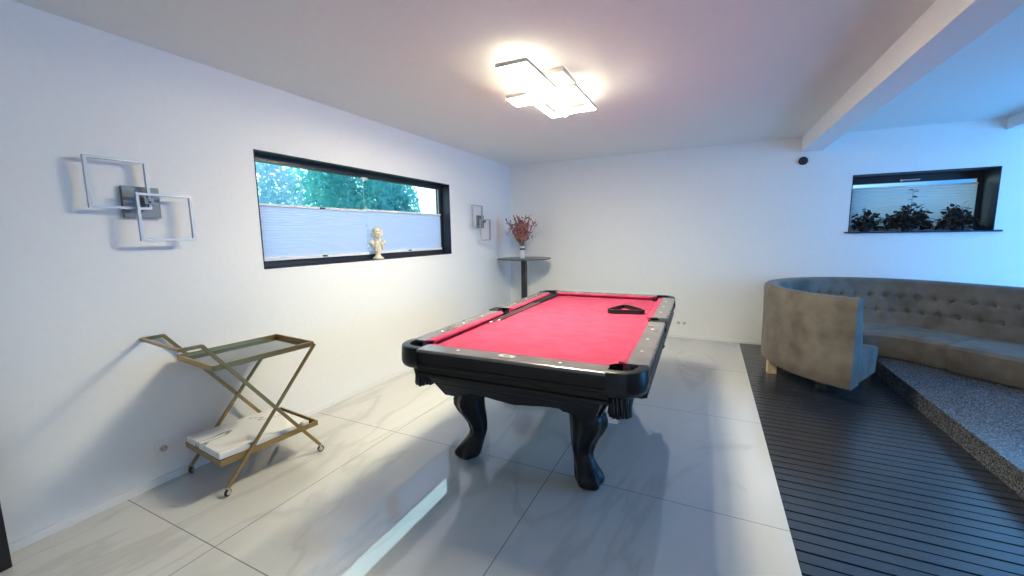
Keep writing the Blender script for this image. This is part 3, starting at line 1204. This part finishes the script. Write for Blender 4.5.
# ================================================================== SOCKETS, RING
def socket(loc, rot, count, label):
    t = thing('power_socket', label, 'power socket', loc, rot)
    w = 0.081
    bm = bmesh.new()
    for k in range(count):
        x = (k - (count - 1) / 2) * 0.073
    boxx(bm, -w / 2 - (count - 1) * 0.0365, w / 2 + (count - 1) * 0.0365, 0, 0.010, -w / 2, w / 2, 0.002)
    obj('cover_plate', bm, M['white'], t)
    for k in range(count):
        x = (k - (count - 1) / 2) * 0.073
        bm = bmesh.new()
        nS = 24
        rings = []
        for r, yy in ((0.0265, 0.0105), (0.0265, 0.013), (0.021, 0.013), (0.019, 0.0105)):
            rings.append([(x + r * cos(2 * pi * q / nS), yy, r * sin(2 * pi * q / nS)) for q in range(nS)])
        loft(bm, rings, True, False)
        obj('socket_ring', bm, M['white'], t)
        bm = bmesh.new()
        loft(bm, [[(x + 0.0195 * cos(2 * pi * q / nS), yy, 0.0195 * sin(2 * pi * q / nS)) for q in range(nS)] for yy in (0.0098, 0.0112)])
        obj('socket_well', bm, M['socket_grey'], t)
        for px in (-0.0095, 0.0095):
            bm = bmesh.new()
            tube(bm, [(x + px, 0.0105, 0), (x + px, 0.0118, 0)], 0.0028, 10)
            obj('pin_hole', bm, M['black'], t)
    return t


# local +y points out of the wall
socket((XL, 1.105, 0.206), radians(-90), 1, 'white power socket low on left wall beside the gold cart')
socket((-0.283, YB, 0.204), radians(180), 2, 'white double power socket low on back wall behind the pool table')

rg_ = thing('wall_ring', 'small black ring fixed on the back wall under the beam end', 'ring', (0.93, YB, 2.186))
bm = bmesh.new()
nS = 28
rings = []
for r, yy in ((0.044, 0.0), (0.046, -0.014), (0.042, -0.020), (0.028, -0.020), (0.026, -0.008), (0.024, 0.0)):
    rings.append([(r * cos(2 * pi * q / nS), yy, r * sin(2 * pi * q / nS)) for q in range(nS)])
loft(bm, rings, True, False)
obj('ring', bm, M['black'], rg_, True, auto=40)
bm = bmesh.new()
loft(bm, [[(0.026 * cos(2 * pi * q / nS), yy, 0.026 * sin(2 * pi * q / nS)) for q in range(nS)] for yy in (-0.001, -0.006)])
obj('cap', bm, M['frame'], rg_)

# ================================================================== BISTRO TABLE, VASE, FLOWERS
bt = thing('bistro_table', 'tall round dark grey bistro table in the far corner', 'table', (-2.385, 5.335, 0))
bm = bmesh.new()
lathe(bm, [(0, 1.052), (0.378, 1.052), (0.384, 1.056), (0.385, 1.064), (0.382, 1.070), (0, 1.070)], 64)
obj('table_top', bm, M['table_top'], bt, True, auto=40)
bm = bmesh.new()
boxx(bm, -0.034, 0.034, -0.034, 0.034, 0.018, 1.046, 0.004)
boxx(bm, -0.12, 0.12, -0.12, 0.12, 1.044, 1.052)
obj('pole', bm, M['table_black'], bt)
bm = bmesh.new()
lathe(bm, [(0, 0), (0.245, 0), (0.25, 0.006), (0.24, 0.014), (0.06, 0.02), (0, 0.02)], 48)
obj('base', bm, M['table_black'], bt, True, auto=40)

VX, VY, VZ = -2.395, 5.30, 1.0702
vs_ = thing('vase', 'small white vase with a black band on the bistro table', 'vase', (VX, VY, VZ))
bm = bmesh.new()
lathe(bm, [(0, 0), (0.031, 0), (0.034, 0.004), (0.035, 0.06), (0.033, 0.11), (0.032, 0.15), (0.036, 0.172), (0.033, 0.174), (0.028, 0.15), (0.028, 0.02), (0, 0.02)], 28)
obj('body', bm, M['vase'], vs_, True, auto=45)
bm = bmesh.new()
lathe(bm, [(0.0335, 0.118), (0.0345, 0.120), (0.0340, 0.140), (0.0325, 0.142)], 28)
o = obj('band', bm, M['black'], vs_, True)
o['label'] = 'black band round the neck'

fl = thing('dried_flowers', 'bunch of dried dark red and brown flowers standing in the white vase', 'flowers', (VX, VY, VZ + 0.025))
rg = random.Random(5)
bs, bb = bmesh.new(), bmesh.new()
for k in range(46):
    a = rg.uniform(0, 2 * pi)
    spread = rg.uniform(0.02, 0.20)
    lean = rg.choice([(-0.10, 0.0), (0.08, 0.0), (0.03, 0.0), (0, 0)])
    hgt = rg.uniform(0.42, 0.60)
    top = Vector((spread * cos(a) + lean[0], spread * sin(a) * 0.7, hgt - spread * 0.35))
    p0 = Vector((rg.uniform(-.014, .014), rg.uniform(-.014, .014), 0.0))
    mid = Vector((p0.x * 1.3 + top.x * 0.20, p0.y * 1.3 + top.y * 0.20, 0.20))
    path = [p0 + (mid - p0) * (i / 3) for i in range(3)] + [mid + (top - mid) * (i / 5) for i in range(6)]
    tube(bs, path, 0.0018, 5)
    dense = rg.uniform(0.3, 1)
    for j in range(22):
        f = rg.uniform(0.12, 1.05)
        c = mid + (top - mid) * f + Vector((rg.gauss(0, .011), rg.gauss(0, .011), rg.gauss(0, .011))) * (0.7 + f * 0.6)
        q = bmesh.ops.create_icosphere(bb, subdivisions=1, radius=rg.uniform(0.005, 0.0115))
        for v_ in q['verts']:
            v_.co = Vector((v_.co.x, v_.co.y, v_.co.z * 1.5)) + c
for k in range(14):   # loose far-reaching sprigs
    a = rg.uniform(0, 2 * pi)
    top = Vector((0.22 * cos(a), 0.16 * sin(a), rg.uniform(0.25, 0.5)))
    mid = Vector((top.x * 0.12, top.y * 0.12, 0.18))
    tube(bs, [(0, 0, 0.0), mid, top], 0.0012, 5)
    for j in range(5):
        c = top + Vector((rg.gauss(0, .014), rg.gauss(0, .014), rg.gauss(0, .016)))
        q = bmesh.ops.create_icosphere(bb, subdivisions=1, radius=0.006)
        for v_ in q['verts']:
            v_.co += c
obj('stems', bs, M['stem'], fl)
obj('blossoms', bb, M['bloom'], fl)

# ================================================================== BUST
bu = thing('bust', 'small cream bust of a curly haired figure on the long window sill', 'bust', (XL - 0.030, 2.93, W1['z0'] + t), radians(-25))
bu.scale = (1.09, 1.09, 1.09)
bm = bmesh.new()
lathe(bm, [(0, 0), (0.047, 0), (0.048, 0.010), (0.040, 0.016), (0.027, 0.024), (0.020, 0.040), (0.021, 0.052), (0.030, 0.062), (0.030, 0.068), (0, 0.068)], 28)
obj('pedestal', bm, M['bust'], bu, True, auto=50)
bm = bmesh.new()
# the figure looks along local +x
ball(bm, (0.0, 0, 0.116), 0.05, 16, (0.70, 1.25, 1.0))
ball(bm, (0.004, 0, 0.088), 0.04, 14, (0.70, 1.0, 0.9))
for s in (-1, 1):
    ball(bm, (-0.002, s * 0.048, 0.138), 0.028, 12, (0.95, 1.0, 0.85))
    tube(bm, [(0.018, s * 0.010, 0.172), (0.034, s * 0.022, 0.140), (0.034, s * 0.030, 0.105), (0.022, s * 0.030, 0.075)], [0.009, 0.011, 0.010, 0.006], 8)  # lapels
tube(bm, [(0.0, 0, 0.13), (0.006, 0, 0.17), (0.008, 0, 0.20)], [0.036, 0.030, 0.028], 14)
ball(bm, (0.024, 0, 0.158), 0.018, 10, (0.9, 1.0, 0.9))          # neck cloth
ball(bm, (0.010, 0, 0.216), 0.041, 18, (0.92, 0.82, 1.10))
ball(bm, (0.026, 0, 0.196), 0.024, 12, (0.9, 0.9, 0.9))         # jaw
ball(bm, (0.050, 0, 0.210), 0.0085, 8, (1.0, 0.75, 1.5))        # nose
ball(bm, (0.045, 0, 0.193), 0.008, 8, (0.7, 1.3, 0.5))          # mouth
ball(bm, (0.041, 0, 0.182), 0.009, 8, (0.8, 1.0, 0.8))          # chin
for s in (-1, 1):
    ball(bm, (0.042, s * 0.015, 0.225), 0.009, 8, (0.6, 1.2, 0.5))    # brows
    ball(bm, (0.030, s * 0.020, 0.203), 0.012, 8, (0.9, 0.9, 0.8))    # cheeks
rgb = random.Random(2)
for k in range(64):
    a = rgb.uniform(0, 2 * pi)
    e = rgb.uniform(-0.6, 1.5)
    p = Vector((cos(a) * cos(e) * 0.042, sin(a) * cos(e) * 0.039, sin(e) * 0.046))
    if p.x > 0.008 and p.z < 0.024:
        continue
    ball(bm, (p.x + 0.004, p.y, p.z + 0.218), rgb.uniform(0.012, 0.018), 8)
me = bpy.data.meshes.new('body')
bm.to_mesh(me)
bm.free()
o = bpy.data.objects.new('body', me)
C.objects.link(o)
o.parent = bu
me.materials.append(M['bust'])
md = o.modifiers.new('remesh', 'REMESH')
md.mode = 'VOXEL'
md.voxel_size = 0.0035
md.use_smooth_shade = True
sm = o.modifiers.new('smooth', 'SMOOTH')
sm.iterations = 2

# ================================================================== PLANTS ON THE BACK WINDOW SILL
def sill_plant(x, y, w, hgt, n, label, seed, sprig=False, leafs=0.032):
    t = thing('potted_plant', label, 'potted plant', (x, y, 1.3765), 0, 'plants in the back window')
    bm = bmesh.new()
    lathe(bm, [(0, 0), (0.045, 0), (0.060, 0.085), (0.063, 0.09), (0.056, 0.09), (0.05, 0.075), (0, 0.075)], 24)
    obj('pot', bm, M['pot'], t, True, auto=40)
    rg = random.Random(seed)
    bs, bl = bmesh.new(), bmesh.new()

    def leaf(p, d, s):
        d = d.normalized()
        sd = d.cross(Vector((rg.gauss(0, .4), rg.gauss(0, .4), 1))).normalized()
        up = sd.cross(d)
        prof = [(0, 0), (0.25, 0.30), (0.55, 0.36), (0.85, 0.18), (1.0, 0.0)]
        mid = [bl.verts.new(p + d * s * f - up * s * 0.25 * f * f) for f, w_ in prof]
        lf = [bl.verts.new(p + d * s * f + sd * s * w_ + up * s * (0.10 * w_ - 0.25 * f * f)) for f, w_ in prof[1:-1]]
        rt = [bl.verts.new(p + d * s * f - sd * s * w_ + up * s * (0.10 * w_ - 0.25 * f * f)) for f, w_ in prof[1:-1]]
        for side in (lf, rt):
            bl.faces.new((mid[0], mid[1], side[0]))
            bl.faces.new((mid[1], mid[2], side[1], side[0]))
            bl.faces.new((mid[2], mid[3], side[2], side[1]))
            bl.faces.new((mid[3], mid[4], side[2]))
    for k in range(n):
        a = rg.uniform(0, 2 * pi)
        rr = sqrt(rg.random())
        tip = Vector((rr * w * cos(a), rr * min(0.085, w) * sin(a), hgt * (1 - 0.62 * rr * rr) * rg.uniform(0.45, 1.0)))
        if rg.random() < 0.42:
            tip.z *= 0.35
        tip.z = max(tip.z, 0.035)
        p0 = Vector((0.2 * tip.x, 0.2 * tip.y, 0.085))
        tube(bs, [p0, (p0 + tip) / 2 + Vector((0, 0, 0.02)), tip], 0.0018, 5)
        for j in range(3):
            f = rg.uniform(0.55, 1.0)
            p = p0 + (tip - p0) * f
            leaf(p, Vector((cos(a) * rr + rg.gauss(0, .6), sin(a) * rr * .5 + rg.gauss(0, .5), rg.gauss(0.1, .5))), leafs * rg.uniform(0.7, 1.25))
    if sprig:
        tube(bs, [(0.02, 0, 0.08), (0.015, 0, 0.25), (0.02, 0, 0.435)], 0.0022, 6)
        for z, sx in ((0.25, -1), (0.28, 1), (0.33, -1), (0.36, 1), (0.40, -1), (0.42, 1), (0.435, 1), (0.435, -1)):
            leaf(Vector((0.018, 0, z)), Vector((sx * 1.0, rg.gauss(0, .3), 0.2)), 0.048)
    obj('stems', bs, M['stem'], t)
    obj('foliage', bl, M['plant'], t)


sill_plant(1.575, YB + 0.115, 0.135, 0.30, 110, 'leafy dark plant at the left end of the back window sill', 3, leafs=0.042)
sill_plant(1.93, YB + 0.115, 0.205, 0.32, 260, 'largest dark leafy plant with a tall upright sprig in the back window', 8, True, leafs=0.045)
sill_plant(2.325, YB + 0.115, 0.175, 0.29, 190, 'bushy dark plant at the right end of the back window sill', 14, leafs=0.044)

# ================================================================== CURVED SOFA
SF = thing('curved_sofa', 'curved taupe velvet sofa with button tufted back on the granite platform', 'sofa', (1.55, 4.74, 0.0))
SCX, SCY, SR = 1.52, 4.735, 0.99
A0 = 241.0
A1 = 45.0
ARC = radians(A0 - A1) * SR
STR = 1.35


def spine(s):
    """outer line of the sofa at length s: point and inward normal"""
    if s <= ARC:
        a = radians(A0) - s / SR
        d = Vector((cos(a), sin(a), 0))
        return Vector((SCX, SCY, 0)) + d * SR, -d
    a = radians(A1)
    d = Vector((cos(a), sin(a), 0))
    tdir = Vector((sin(a), -cos(a), 0))
    return Vector((SCX, SCY, 0)) + d * SR + tdir * (s - ARC), -d


STOT = ARC + STR
ZB = 0.150
off0 = Vector((-1.55, -4.74, 0))
buttons = []
row_pitch = 0.145
kk = 0
s = 0.22
while s < STOT - 0.05:
    buttons.append((s, 0.70))
    buttons.append((s + row_pitch / 2, 0.55))
    s += row_pitch


def inner_n(z):
    return 0.235 - (z - 0.40) / (0.85 - 0.40) * 0.105


def dimple(s, z):
    d = 0.0
    for bs_, bz in buttons:
        ds, dz = s - bs_, z - bz
        if abs(ds) < 0.09 and abs(dz) < 0.12:
            d += 0.026 * math.exp(-(ds * ds + dz * dz) / 0.0007)
            d += 0.007 * math.exp(-(ds * ds) / 0.00020) * math.exp(-(dz * dz) / 0.005)
    d += 0.006 * math.exp(-((z - 0.55) ** 2) / 0.00015) + 0.004 * math.exp(-((z - 0.70) ** 2) / 0.00015)
    return d


ring_s = []
ns = 330
rings = []
zin = [0.86 - 0.012 * i for i in range(1, 40)]
for i in range(ns + 1):
    s = STOT * i / ns
    p, nrm = spine(s)
    p = p + off0
    pf = [(0.20, ZB), (0.014, ZB), (0.003, ZB + 0.012), (0.0, 0.30), (0.0, 0.60), (-0.006, 0.84), (-0.001, 0.862), (0.012, 0.874), (0.05, 0.878), (0.09, 0.874), (0.115, 0.866)]
    pf += [(inner_n(z) - dimple(s, z), z) for z in zin]
    ring = [p + nrm * nn_ + Vector((0, 0, z)) for nn_, z in pf]
    rings.append(ring)
bm = bmesh.new()
vr = loft(bm, rings)
bk = obj('backrest', bm, M['velvet'], SF, True, auto=45)
# buttons sit in the dimples
for bs_, bz in buttons:
    if bs_ < 0.15 or bs_ > STOT - 0.1:
        continue
    p, nrm = spine(bs_)
    p = p + off0 + nrm * (inner_n(bz) - 0.026) + Vector((0, 0, bz))
    bm = bmesh.new()
    q = bmesh.ops.create_uvsphere(bm, u_segments=10, v_segments=6, radius=0.012)
    o = obj('button', bm, M['velvet'], bk, True)
    o.location = p


def seat_piece(s0, s1, n, extra=0.0):
    rings = []
    for i in range(n + 1):
        s = s0 + (s1 - s0) * i / n
        e = min(1.0, min(i, n - i) / 1.0)
        p, nrm = spine(s)
        p = p + off0
        D = 0.685 + extra
        rd = 0.0 if 0 < i < n else 0.012
        pf = [(0.225, ZB + 0.004 + rd), (D - 0.045 - rd, ZB + 0.004 + rd), (D - 0.035 - rd, ZB + 0.02), (D - 0.006 - rd, 0.33), (D - 0.008 - rd, 0.365), (D - 0.03 - rd, 0.392),
              (D - 0.07, 0.402 - rd), (0.45, 0.410 - rd), (0.225, 0.412 - rd)]
        rings.append([p + nrm * a_ + Vector((0, 0, z)) for a_, z in pf])
    bm = bmesh.new()
    loft(bm, rings)
    return obj('seat', bm, M['velvet'], SF, True, auto=35)


SEAM = ARC + 0.27
seat_piece(0.004, SEAM - 0.003, 90)
seat_piece(SEAM + 0.003, STOT - 0.004, 24, 0.045)
# legs: tall pale legs on the decking, low feet on the platform
for (s, nn_, zb) in ((0.93, 0.075, 0.0), (0.95, 0.50, 0.0), (1.55, 0.10, 0.0), (2.2, 0.12, PZ), (2.9, 0.12, PZ), (2.6, 0.58, PZ), (STOT - 0.25, 0.12, PZ), (STOT - 0.25, 0.6, PZ), (SEAM + 0.12, 0.6, PZ)):
    p, nrm = spine(s)
    p = p + off0 + nrm * nn_
    if zb > 0 and p.x + 1.55 < PX + 0.05:
        zb = 0.0
    bm = bmesh.new()
    box(bm, (0, 0, (zb + ZB + 0.004) / 2 + 0.0005), (0.075, 0.075, ZB + 0.004 - zb - 0.001), 0.004)
    o = obj('leg', bm, M['pale_wood'], SF)
    o.location = (p.x, p.y, 0)
    o.rotation_euler = (0, 0, math.atan2(nrm.y, nrm.x))
